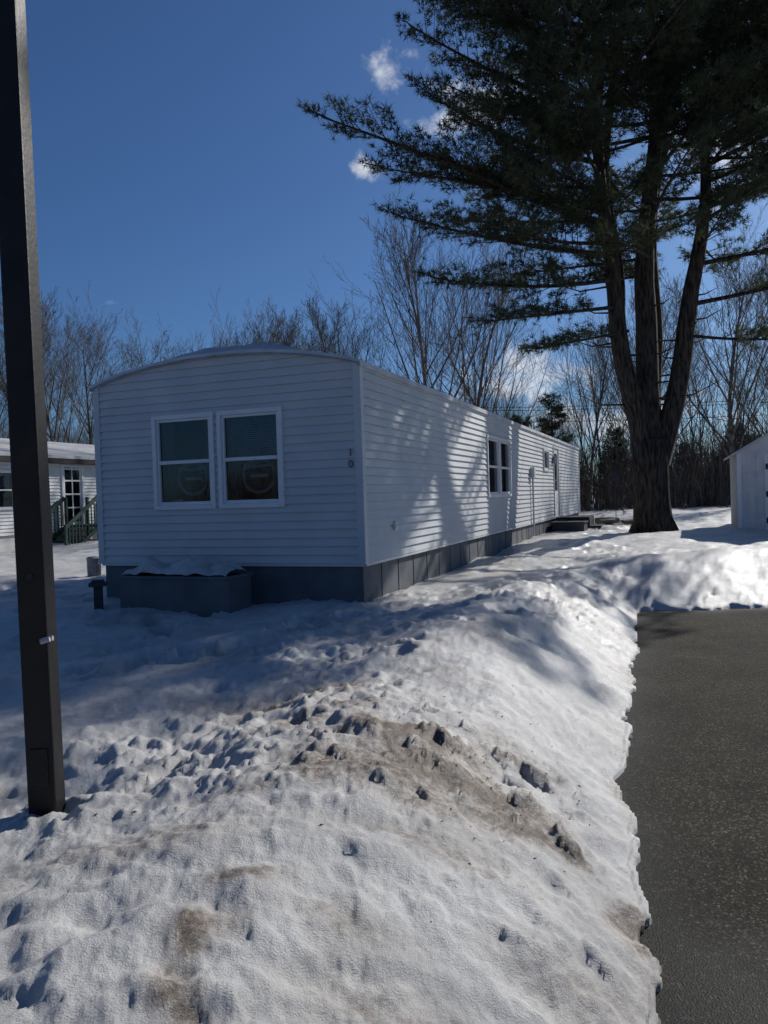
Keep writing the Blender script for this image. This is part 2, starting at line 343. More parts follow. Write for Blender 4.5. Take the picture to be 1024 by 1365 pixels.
def window(par,f,s0,s1,z0,z1,blind=0,curtain=True,ring=False,fw=.055,frame=M_trim,mid=True):
    fr=MB()
    bx(fr,f,s0-fw,s0,z0-fw,z1+fw,-.02,.045); bx(fr,f,s1,s1+fw,z0-fw,z1+fw,-.02,.045)
    bx(fr,f,s0,s1,z1,z1+fw,-.02,.043); bx(fr,f,s0,s1,z0-fw,z0,-.02,.05)
    zm=(z0+z1)/2
    e=.032
    bx(fr,f,s0,s0+e,z0,z1,-.03,.018); bx(fr,f,s1-e,s1,z0,z1,-.03,.018)
    bx(fr,f,s0+e,s1-e,z1-e,z1,-.03,.016); bx(fr,f,s0+e,s1-e,z0,z0+e+.01,-.03,.016)
    if mid: bx(fr,f,s0+e,s1-e,zm-.022,zm+.022,-.03,.022)
    fr.obj('window_frame',frame,par,bevel=.004)
    g=MB(); g.quad(f(s0+e,z0+e,-.012),f(s1-e,z0+e,-.012),f(s1-e,z1-e,-.012),f(s0+e,z1-e,-.012)); g.obj('window_glass',M_glass,par)
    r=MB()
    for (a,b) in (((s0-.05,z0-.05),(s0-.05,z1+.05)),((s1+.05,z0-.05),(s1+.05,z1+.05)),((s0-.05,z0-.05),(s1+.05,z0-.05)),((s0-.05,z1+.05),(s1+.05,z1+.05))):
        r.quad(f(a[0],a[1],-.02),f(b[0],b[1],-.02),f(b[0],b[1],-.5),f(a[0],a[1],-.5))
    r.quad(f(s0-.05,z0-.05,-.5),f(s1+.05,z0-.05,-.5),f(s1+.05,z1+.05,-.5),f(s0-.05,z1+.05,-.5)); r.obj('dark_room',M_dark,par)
    if blind>0:
        b=MB(); z=z1-e
        while z>z1-(z1-z0)*blind:
            b.quad(f(s0+.04,z,-.085),f(s1-.04,z,-.085),f(s1-.04,z-.017,-.062),f(s0+.04,z-.017,-.062)); z-=.024
        b.box(s0+.04,s1-.04,z-.02,z,-.085,-.06,fn=lambda s,zz,o:f(s,zz,o)); b.obj('blinds',M_blind,par)
    if curtain:
        b=MB(); n=40
        for sgn,a0,a1 in ((1,s0+.01,s0+.01+(s1-s0)*.2),(1,s1-.01-(s1-s0)*.2,s1-.01)):
            for k in range(n):
                p,q=a0+(a1-a0)*k/n,a0+(a1-a0)*(k+1)/n
                op=-.13+.015*math.sin(k*1.1); oq=-.13+.015*math.sin((k+1)*1.1)
                b.quad(f(p,z0,op),f(q,z0,oq),f(q,z1,oq),f(p,z1,op))
        b.obj('curtain',M_curt,par)
    if ring:
        b=MB(); cx,cz=(s0+s1)/2,z0+(zm-z0)*.62; n=28
        pts=[f(cx+.22*math.cos(t*2*math.pi/n),cz+.20*math.sin(t*2*math.pi/n),-.17) for t in range(n+1)]
        b.tube(pts,[.022]*(n+1),6,False)
        pts=[f(cx-.33+.66*t/12,z0+(zm-z0)*.93-.05*math.sin(math.pi*t/12),-.17) for t in range(13)]
        b.tube(pts,[.02]*13,5,False)
        bx(b,f,cx-.12,cx+.12,cz-.02,cz+.02,-.19,-.17)
        b.obj('hanging_ornament',M_blind,par)
# main home
HW,HL,ZS,ZE=3.70,20.6,0.80,3.09
home=empty('mobile_home',(-.24,8.7,0),ANG)
fF=lambda s,z,o:(-HW+s,-o,z)      # front wall
fR=lambda s,z,o:(o,s,z)           # right wall
fL=lambda s,z,o:(-HW-o,s,z)
fB=lambda s,z,o:(-HW+s,HL+o,z)
archx=lambda x:ZE+.235*(1-abs((x+HW/2)/(HW/2))**2.2)   # local x
archs=lambda s:archx(-HW+s)-.01
winF=[(HW-2.76,HW-1.97,1.52,2.59),(HW-1.81,HW-1.03,1.52,2.59)]
winR=[(6.15,7.10,1.53,2.6),(7.24,8.19,1.53,2.6),(12.65,13.45,2.15,2.64)]
door=(14.45,15.35,.86,2.8)
mb=MB()
siding(mb,fF,.05,HW-.05,ZS,ZE+.3,winF,arch=archs)
siding(mb,fR,.05,HL-.05,ZS,ZE,winR+[door])
siding(mb,fL,.05,HL-.05,ZS,ZE,[])
siding(mb,fB,.05,HW-.05,ZS,ZE+.3,[],arch=archs)
mb.obj('siding_walls',M_side,home)
t=MB()
for cx,cy in ((0,0),(-HW,0),(0,HL),(-HW,HL)):
    sx=1 if cx==0 else -1; sy=-1 if cy==0 else 1
    t.box(min(cx+sx*.029,cx-sx*.065),max(cx+sx*.029,cx-sx*.065),min(cy+sy*.029,cy-sy*.065),max(cy+sy*.029,cy-sy*.065),ZS-.01,ZE-.005)
t.obj('corner_trim',M_side,home,bevel=.006)
sk=MB()
sk.box(-HW+.03,-.03,.03,HL-.03,-.1,ZS-.002)
for k in range(1,34): sk.box(-.03,-.022,.6*k,.6*k+.012,0,ZS-.004)
sk.obj('skirting',M_skirt,home)
dt=MB(); bx(dt,fF,0.02,HW-.02,ZS-.035,ZS-.003,-.02,.022); bx(dt,fR,0.02,HL-.02,ZS-.035,ZS-.003,-.02,.022); dt.obj('base_trim',M_side,home)
rf=MB(); N=28; y0,y1=-.06,HL+.06; ov=.045
xs=[-HW-ov+(HW+2*ov)*i/N for i in range(N+1)]
def az(x): return archx(max(min(x,0),-HW))-(.02 if (x>0 or x<-HW) else 0)
TH=.024
for i in range(N):
    a,b=xs[i],xs[i+1]
    rf.quad((a,y0,az(a)+TH),(b,y0,az(b)+TH),(b,y1,az(b)+TH),(a,y1,az(a)+TH))
    for yy in (y0,y1): rf.quad((a,yy,az(a)-.03),(b,yy,az(b)-.03),(b,yy,az(b)+TH),(a,yy,az(a)+TH))
    rf.quad((a,y0,az(a)-.03),(b,y0,az(b)-.03),(b,.0,az(b)-.03),(a,.0,az(a)-.03))
for x in (xs[0],xs[-1]):
    rf.quad((x,y0,az(x)-.045),(x,y1,az(x)-.045),(x,y1,az(x)+TH),(x,y0,az(x)+TH))
    rf.quad((x,y0,az(x)-.045),(x,y1,az(x)-.045),(x*.0 if x>0 else -HW,y1,az(x)-.045),(x*.0 if x>0 else -HW,y0,az(x)-.045))
rf.obj('arched_roof',M_roof,home)
de=MB()
for i in range(N):
    a,b=xs[i],xs[i+1]
    de.quad((a,y0-.006,az(a)-.03),(b,y0-.006,az(b)-.03),(b,y0-.006,az(b)-.012),(a,y0-.006,az(a)-.012))
de.obj('drip_edge',M_grey,home)
nx,ny=60,200; gx=np.linspace(-HW+.1,-.08,nx); gy=np.linspace(-.05,HL-.1,ny)
GX,GY=np.meshgrid(gx,gy,indexing='ij'); A_=np.array([archx(x) for x in gx])[:,None]+np.zeros_like(GY)
thick=.06+.07*fbm(GX.ravel()*1.5,GY.ravel()*1.2,3,101).reshape(GX.shape)
cxr=np.exp(-((GX+1.6)/1.15)**4); thick=thick*cxr-.018*(1-cxr)
thick=np.where(GY<-.03,np.minimum(thick,.0),thick)
GZ=A_+TH+np.maximum(thick,-.02)
def grid_obj(name,GX,GY,GZ,m,par):
    nx,ny=GX.shape
    me=bpy.data.meshes.new(name); idx=np.arange(nx*ny).reshape(nx,ny)
    F=np.stack([idx[:-1,:-1],idx[1:,:-1],idx[1:,1:],idx[:-1,1:]],-1).reshape(-1,4)
    me.from_pydata(np.c_[GX.ravel(),GY.ravel(),GZ.ravel()].tolist(),[],F.tolist()); me.materials.append(m); me.update()
    me.polygons.foreach_set('use_smooth',[True]*len(me.polygons))
    o=bpy.data.objects.new(name,me); COL.objects.link(o); o.parent=par; return o
grid_obj('roof_snow',GX,GY,GZ,M_snow,home)
window(home,fF,*winF[0],blind=.0,ring=True); window(home,fF,*winF[1],blind=.5,ring=True,curtain=True)
window(home,fR,*winR[0],blind=.4); window(home,fR,*winR[1],blind=0); window(home,fR,*winR[2],mid=False,curtain=False)
d=MB(); s0,s1,z0,z1=door
bx(d,fR,s0-.06,s0,z0-.02,z1+.06,-.02,.04); bx(d,fR,s1,s1+.06,z0-.02,z1+.06,-.02,.04); bx(d,fR,s0,s1,z1,z1+.06,-.02,.038)
bx(d,fR,s0,s1,z0,z0+.7,-.03,.008); bx(d,fR,s0,s0+.13,z0+.7,z1,-.03,.008); bx(d,fR,s1-.13,s1,z0+.7,z1,-.03,.008); bx(d,fR,s0+.13,s1-.13,z1-.15,z1,-.03,.008)
d.obj('side_door',M_trim,home,bevel=.003)
g=MB(); g.quad(fR(s0+.13,z0+.7,-.01),fR(s1-.13,z0+.7,-.01),fR(s1-.13,z1-.15,-.01),fR(s0+.13,z1-.15,-.01)); g.obj('door_glass',M_glass,home)
g=MB(); bx(g,fR,s0-.05,s1+.05,z0-.02,z1+.02,-.4,-.06); g.obj('door_dark_room',M_dark,home)
g=MB(); g.tube([fR(s0+.08,z0+1.0,.01),fR(s0+.08,z0+1.0,.06)],[.02,.03],10); g.box(-.0,.09,s0-.22,s0-.12,2.35,2.55); g.obj('door_handle_and_porch_light',M_grey,home)
g=MB(); bx(g,fR,.93,1.05,1.13,1.24,.01,.05); bx(g,fR,.93,1.05,1.17,1.185,.05,.06); g.obj('dryer_vent',M_side,home,bevel=.005)
g=MB(); bx(g,fR,10.6,10.8,1.9,2.15,.01,.12); g.tube([fR(10.7,.5,.06),fR(10.7,1.9,.06)],[.025,.025],8); g.obj('electric_box',M_side,home,bevel=.01)
def text(s,loc,size,par,name,m):
    cu=bpy.data.curves.new(name,'FONT'); cu.body=s; cu.size=size; cu.extrude=.006; cu.align_x='CENTER'
    o=bpy.data.objects.new(name,cu); COL.objects.link(o)
    dg=bpy.context.evaluated_depsgraph_get(); me=bpy.data.meshes.new_from_object(o.evaluated_get(dg)); bpy.data.objects.remove(o)
    me.materials.clear(); me.materials.append(m)
    ob=bpy.data.objects.new(name,me); COL.objects.link(ob); ob.parent=par; ob.location=loc; ob.rotation_euler=(math.pi/2,0,0); return ob
text('1',(-.115,-.034,2.02),.125,home,'number_one',M_print); text('0',(-.115,-.034,1.89),.125,home,'number_zero',M_print)
st=empty('wooden_steps',home.location,ANG)
g=MB()
g.box(.06,1.0,14.3,15.6,.72,.77)
for k in range(9): g.box(.07+.103*k,.07+.103*k+.095,14.28,15.62,.77,.80)
for yy in (14.32,15.54): 
    g.box(.9,.98,yy,yy+.06,.1,.72); g.box(.1,.18,yy,yy+.06,.1,.72); g.box(.18,.9,yy+.01,yy+.04,.1,.715)
g.box(1.0,1.3,14.4,15.5,.50,.54); g.box(1.26,1.3,14.4,15.5,.1,.5); g.box(.985,1.0,14.35,15.55,.1,.72)
g.box(.08,.95,13.35,14.2,.2,.66); g.box(.05,.98,13.32,14.23,.66,.70)
g.obj('treads_and_box',M_wooddk,st,bevel=.005)
pb=empty('planter_box',home.location,ANG)
g=MB()
s0,s1=-2.78,-1.30; d0,d1=-.78,-.30
g.box(s0,s1,d0,d0+.035,.18,.69); g.box(s0,s1,d1-.035,d1,.18,.69); g.box(s0,s0+.035,d0+.035,d1-.035,.18,.69); g.box(s1-.035,s1,d0+.035,d1-.035,.18,.69)
g.box(s0-.02,s1+.02,d0-.02,d0+.05,.69,.72); g.box(s0-.02,s1+.02,d1-.05,d1+.02,.69,.72); g.box(s0-.02,s0+.05,d0+.05,d1-.05,.69,.72); g.box(s1-.05,s1+.02,d0+.05,d1-.05,.69,.72)
g.box(s0+.035,s1-.035,d0+.035,d1-.035,.18,.66)
g.obj('box_boards',M_skirt,pb,bevel=.004)
nx,ny=60,24; gx=np.linspace(s0+.02,s1-.04,nx); gy=np.linspace(d0+.01,d1-.01,ny); GX,GY=np.meshgrid(gx,gy,indexing='ij')
ex=1-np.abs((GX-(s0+s1)/2)/((s1-s0)/2))**3; ey=1-np.abs((GY-(d0+d1)/2)/((d1-d0)/2))**4
GZ=.70+(np.clip(ex*ey,0,1)**.5)*(.15+.16*fbm(GX.ravel()*4,GY.ravel()*4,4,111).reshape(GX.shape))
grid_obj('snow_cap',GX,GY,GZ,M_snow,pb)
gp=empty('garden_post',(-3.36,8.95,hz(-3.36,8.95)),.3)
g=MB(); g.box(-.05,.05,-.05,.05,-.3,.26); g.box(-.10,.10,-.10,.10,.26,.30); g.box(-.07,.07,-.07,.07,.30,.33); g.obj('post_and_cap',M_wooddk,gp,bevel=.008)
tb=empty('trash_can',(-4.86,12.8,hz(-4.86,12.8)-.02),0); tb.scale=(.55,.55,.5)
g=MB(); g.tube([(0,0,0),(0,0,.2),(0,0,.4),(0,0,.42),(0,0,.6)],[.17,.18,.19,.2,.2],20)
for k in range(20):
    a=k*math.pi/10; g.tube([(.185*math.cos(a),.185*math.sin(a),.02),(.2*math.cos(a),.2*math.sin(a),.58)],[.008,.008],4)
g.tube([(0,0,.6),(0,0,.63),(0,0,.68),(0,0,.70)],[.22,.22,.15,.03],20); g.obj('ribbed_can',M_grey,tb)
# ---------------------------------------------------------------- lamp post
lp=empty('lamp_post',(-1.355,3.0,0),math.radians(3)); lp.rotation_euler=(0,math.radians(-.6),math.radians(3))
g=MB(); h=.0535; g.box(-h,h,-h,h,-.1,4.3)
g.obj('square_shaft',M_black,lp,bevel=.007)
g=MB(); g.box(-.034,.034,-h-.006,-h,.47,.62); g.obj('hand_hole_cover',M_black,lp,bevel=.003)
g=MB(); g.tube([(-.0,-h-.004,1.285),(0,-h+.001,1.285)],[.012,.012],14); g.tube([(-.0,-h-.003,1.15),(0,-h+.001,1.15)],[.006,.006],10); g.tube([(.02,-h-.004,.545),(.02,-h-.011,.545)],[.005,.005],8)
g.obj('plug_and_screws',M_wire,lp)
g=MB(); g.tube([(h-.022,-h-.010,1.035),(h+.012,-h-.008,1.042)],[.012,.010],10); g.tube([(h+.004,-.03,1.04),(h+.012,-.03,1.04)],[.01,.01],10); g.obj('cable_clip',M_blind,lp)
g=MB(); g.box(-.09,.09,-.09,.09,4.3,4.33)
for a in (-.13,.13):
    for b in (-.13,.13): g.tube([(a*.7,b*.7,4.33),(a,b,4.68)],[.01,.01],6)
g.box(-.16,.16,-.16,.16,4.68,4.71); g.tube([(0,0,4.71),(0,0,4.85),(0,0,4.9)],[.17,.04,.02],4); g.obj('lantern_head',M_black,lp)
g=MB(); g.tube([(0,0,4.34),(0,0,4.45),(0,0,4.6),(0,0,4.67)],[.05,.07,.07,.04],12); g.obj('lantern_glass',M_glass,lp)
# ---------------------------------------------------------------- neighbouring home
def uvw(u,v): return (u*ax[0]+v*rx[0],u*ax[1]+v*rx[1])
nb=empty('neighbor_white_house',(*uvw(10,-18.98),0),ANG)
NL=15.5; NW=7.2; nS,nE=.72,3.12
gR=lambda s,z,o:(o,s,z); gF=lambda s,z,o:(-NW+s,-o,z); gB=lambda s,z,o:(-NW+s,NL+o,z)
wn=[(7.1,7.95,1.55,2.65),(3.0,4.2,1.5,2.6),(12.9,13.6,1.75,2.6)]
nd_=(10.0,10.85,.98,2.85)
garch=lambda s:nE+.8*(1-abs((s-NW/2)/(NW/2)))
mb=MB(); siding(mb,gR,0,NL,nS,nE,wn+[nd_],c=.11); siding(mb,gF,0,NW,nS,nE+.8,[],c=.11,arch=garch); siding(mb,gB,0,NW,nS,nE+.8,[],c=.11,arch=garch)
mb.quad((-NW,0,0),(-NW,NL,0),(-NW,NL,nE),(-NW,0,nE)); mb.obj('siding_walls',M_whitehouse,nb)
g=MB(); g.box(-NW+.03,-.03,.03,NL-.03,0,nS-.01); g.obj('skirting',M_shed,nb)
for w in wn: window(nb,gR,*w,blind=.4,curtain=False)
g=MB(); s0,s1,z0,z1=nd_
bx(g,gR,s0-.07,s0,z0,z1+.07,-.02,.05); bx(g,gR,s1,s1+.07,z0,z1+.07,-.02,.05); bx(g,gR,s0,s1,z1,z1+.07,-.02,.048)
bx(g,gR,s0,s0+.08,z0,z1,-.02,.02); bx(g,gR,s1-.08,s1,z0,z1,-.02,.02)
for zz in (z0,z0+.5,z0+.95,z0+1.4,z1-.08): bx(g,gR,s0+.08,s1-.08,zz,zz+.05,-.02,.018)
bx(g,gR,(s0+s1)/2-.015,(s0+s1)/2+.015,z0,z1,-.018,.014)
g.obj('glazed_door',M_trim,nb)
g=MB(); g.quad(gR(s0,z0,-.01),gR(s1,z0,-.01),gR(s1,z1,-.01),gR(s0,z1,-.01)); g.obj('door_glass',M_glass,nb)
g=MB(); bx(g,gR,s0,s1,z0,z1,-.5,-.05); g.obj('door_dark_room',M_dark,nb)
g=MB()
for w in wn:
    for a,b in ((w[0]-.42,w[0]-.07),(w[1]+.07,w[1]+.42)):
        bx(g,gR,a,b,w[2]-.02,w[3]+.02,.012,.045)
        for q in range(14): bx(g,gR,a+.04,b-.04,w[2]+.05+q*(w[3]-w[2]-.1)/14,w[2]+.08+q*(w[3]-w[2]-.1)/14,.045,.056)
g.obj('green_shutters',M_green,nb)
g=MB(); 
for s in (-1,1):
    xa=-NW/2; xb=.3 if s>0 else -NW-.3; zb=nE-.02
    g.quad((xa,-.3,nE+.86),(xb,-.3,zb),(xb,NL+.3,zb),(xa,NL+.3,nE+.86))
    g.quad((xb,-.3,zb-.14),(xb,NL+.3,zb-.14),(xb,NL+.3,zb),(xb,-.3,zb)); g.quad((xb,-.3,zb-.14),(xb,NL+.3,zb-.14),(0 if s>0 else -NW,NL+.3,zb-.14),(0 if s>0 else -NW,-.3,zb-.14))
g.obj('roof_and_fascia',M_wire,nb)
g=MB()
for s in (-1,1):
    xa=-NW/2; xb=.27 if s>0 else -NW-.27
    g.quad((xa,-.28,nE+.95),(xb,-.28,nE+.1),(xb,NL+.28,nE+.1),(xa,NL+.28,nE+.95)); g.quad((xb,-.28,nE+.0),(xb,NL+.28,nE+.0),(xb,NL+.28,nE+.1),(xb,-.28,nE+.1))
g.quad((-NW-.27,-.28,nE+.0),(.27,-.28,nE),(.27,-.28,nE+.1),(-NW/2,-.28,nE+.95))
g.obj('roof_snow',M_snow,nb)
ps=empty('green_porch_steps',(*uvw(10,-18.98),0),ANG)
g=MB()
g.box(.06,1.5,9.9,11.9,.86,.93)
for a in (.1,1.42):
    for b in (9.92,10.9,11.82): g.box(a,a+.08,b,b+.08,.1,1.85)
g.box(1.43,1.49,9.92,11.9,1.80,1.87); g.box(1.43,1.49,9.92,11.9,1.02,1.07)
for k in range(14): g.box(1.44,1.48,10.0+.135*k,10.03+.135*k,1.07,1.80)
for k in range(5):
    g.box(.1,1.45,9.6-.28*k,9.9-.28*k,.72-.16*k,.76-.16*k)
for xx in (.08,1.45):
    for (za,zb_) in ((.86,-.05),(1.82,.92)):
        g.v+=[(xx,9.9,za-.09),(xx+.05,9.9,za-.09),(xx+.05,8.5,zb_-.09),(xx,8.5,zb_-.09),(xx,9.9,za+.06),(xx+.05,9.9,za+.06),(xx+.05,8.5,zb_+.06),(xx,8.5,zb_+.06)]
        i=len(g.v)-8; g.f+=[(i,i+1,i+2,i+3),(i+4,i+5,i+6,i+7),(i,i+1,i+5,i+4),(i+1,i+2,i+6,i+5),(i+2,i+3,i+7,i+6),(i+3,i,i+4,i+7)]
    g.box(xx,xx+.07,8.45,8.53,0,1.0)
    for k in range(9): g.box(xx+.01,xx+.04,9.75-.14*k,9.78-.14*k,.75-.09*k,1.74-.09*k)
g.obj('deck_stairs_and_rails',M_green,ps)
g=MB()
for k in range(26):
    y=9.9+k*.14-1
    for sgn in (1,-1):
        ya,yb=(y,y+.76) if sgn>0 else (y+.76,y)
        ya2=min(max(ya,9.95),11.85); yb2=min(max(yb,9.95),11.85)
        if abs(yb-ya)<1e-6 or ya2==yb2: continue
        za=.1+.76*(ya2-ya)/(yb-ya); zb_=.1+.76*(yb2-ya)/(yb-ya)
        g.tube([(1.45+.01*sgn,ya2,za),(1.45+.01*sgn,yb2,zb_)],[.014,.014],4)
g.obj('lattice',M_whitehouse,ps)
# ---------------------------------------------------------------- shed
sh=empty('storage_shed',(8.86,19.2,0),ANG)
SWd,SD,s0z,s1z=3.2,3.0,.35,2.36
g=MB(); pk=.95
def sarch(x): return s1z+pk*(1-abs(x-SWd/2)/(SWd/2))
g.box(0,SWd,0,SD,s0z,s1z)
for yy in (0,SD):
    i=len(g.v); g.v+=[(0,yy,s1z),(SWd,yy,s1z),(SWd/2,yy,s1z+pk)]; g.f.append((i,i+1,i+2))
for k in range(1,16):
    x=.2*k
    if .55<x<2.65: continue
    g.box(x,x+.012,-.008,0,s0z,s1z)
for k in range(1,15): g.box(-.008,0,.2*k,.2*k+.012,s0z,s1z)
g.obj('panel_walls',M_shed,sh)
g=MB(); g.box(-.02,.07,-.025,.0,s0z,s1z+.0); g.box(SWd-.07,SWd+.02,-.025,0,s0z,s1z)
g.box(.60,.68,-.03,0,s0z+.05,2.31); g.box(2.52,2.60,-.03,0,s0z+.05,2.31)
g.box(.68,2.52,-.032,0,2.24,2.31)
for a in (.69,1.605): 
    w_=.905
    g.box(a,a+w_,-.02,0,s0z+.07,2.23)
    g.box(a,a+w_,-.03,-.02,s0z+.07,s0z+.15); g.box(a,a+w_,-.03,-.02,2.15,2.23); g.box(a,a+.08,-.03,-.02,s0z+.15,2.15); g.box(a+w_-.08,a+w_,-.03,-.02,s0z+.15,2.15)
g.obj('doors_and_trim',M_trim,sh)
g=MB()
for zz in (.65,1.3,1.98):
    for a,b in ((.62,.98),(2.22,2.58)):
        g.box(a,b,-.042,-.031,zz,zz+.04); g.box(a if a<1 else b-.05,a+.05 if a<1 else b,-.043,-.032,zz-.05,zz+.09)
g.box(1.56,1.60,-.045,-.031,1.2,1.4); g.obj('black_hinges',M_wire,sh)
g=MB()
for s in (-1,1):
    x0=SWd/2; x1=-.15 if s<0 else SWd+.15; zz=sarch(0)-.15*pk/(SWd/2)
    P=[(x0,-.15,s1z+pk),(x1,-.15,zz),(x1,SD+.15,zz),(x0,SD+.15,s1z+pk)]
    Q=[(p[0],p[1],p[2]+.06) for p in P]; i=len(g.v); g.v+=P+Q
    g.f+=[(i,i+1,i+2,i+3),(i+4,i+5,i+6,i+7),(i,i+1,i+5,i+4),(i+1,i+2,i+6,i+5),(i+2,i+3,i+7,i+6)]
g.obj('gable_roof',M_roof,sh)
# ---------------------------------------------------------------- pine trees
def tri_mesh(name,V,m,parent):
    me=bpy.data.meshes.new(name); n=len(V)//3
    me.vertices.add(len(V)); me.vertices.foreach_set('co',V.astype(np.float32).ravel())
    me.loops.add(len(V)); me.loops.foreach_set('vertex_index',np.arange(len(V),dtype=np.int32))
    me.polygons.add(n); me.polygons.foreach_set('loop_start',(np.arange(n)*3).astype(np.int32))
    me.update(calc_edges=True); me.materials.append(m)
    o=bpy.data.objects.new(name,me); COL.objects.link(o)
    if parent: o.parent=parent
    return o
def unit(a): return a/np.maximum(np.linalg.norm(a,axis=-1,keepdims=True),1e-9)
def needles(P,D,K=12,L=.15,W=.008):
    N=len(P)
    d=unit(D[:,None,:]*.75+rng.normal(size=(N,K,3))*.62)
    ln=L*rng.uniform(.7,1.2,(N,K,1)); sd=unit(np.cross(d,rng.normal(size=(N,K,3))))*W
    p=P[:,None,:]+rng.normal(size=(N,K,3))*.015
    T=np.stack([p-sd,p+sd,p+d*ln],2)
    return T.reshape(-1,3)
def pine_branch(wood,TP,TD,p0,p1,r0,dens=1.0,arc=.5,sublen=.34,bare=.22):
    p0=np.array(p0,float);p1=np.array(p1,float);L=np.linalg.norm(p1-p0); n=7
    mid=(p0+p1)/2+np.array([0,0,-arc*.12*L])+rng.normal(size=3)*.04*L
    pts=[(1-t)**2*p0+2*t*(1-t)*mid+t*t*p1 for t in np.linspace(0,1,n)]
    wood.tube([tuple(q) for q in pts],[r0*(1-.85*t)+.006 for t in np.linspace(0,1,n)],5,False)
    ns=int(L*4.4*dens)+3
    for i in range(ns):
        t=bare+(1-bare)*(i+rng.random())/ns; t=min(t,1)
        q=(1-t)**2*p0+2*t*(1-t)*mid+t*t*p1
        tg=2*(1-t)*(mid-p0)+2*t*(p1-mid); tg/=np.linalg.norm(tg)
        side=np.cross(tg,[0,0,1]); side/=max(np.linalg.norm(side),1e-6)
        s=1 if i%2 else -1
        dr=tg*rng.uniform(.5,1.0)+side*s*rng.uniform(.5,1.0)+np.array([0,0,rng.normal(.15,.22)])
        if t>.95: dr=tg
        dr/=np.linalg.norm(dr)
        sl=(sublen*L*(1-t)*rng.uniform(.6,1.1)+rng.uniform(.3,.55))
        e=q+dr*sl+np.array([0,0,.12*sl])
        wood.tube([tuple(q),tuple(e)],[.010+.005*sl,.004],3,False)
        m=max(3,int(sl/.09))
        for k in range(m):
            f=.2+.8*(k+.6)/m; b=q+(e-q)*f
            sd=np.cross(dr,[0,0,1])*(1 if k%2 else -1)
            tw=dr*.7+sd*.7+np.array([0,0,rng.normal(.3,.3)])
            TP.append(b+tw*rng.uniform(.03,.18)); TD.append(tw)
            if rng.random()<.45: TP.append(b+rng.normal(size=3)*.09); TD.append(dr+rng.normal(size=3)*.6)
        TP.append(e); TD.append(dr)
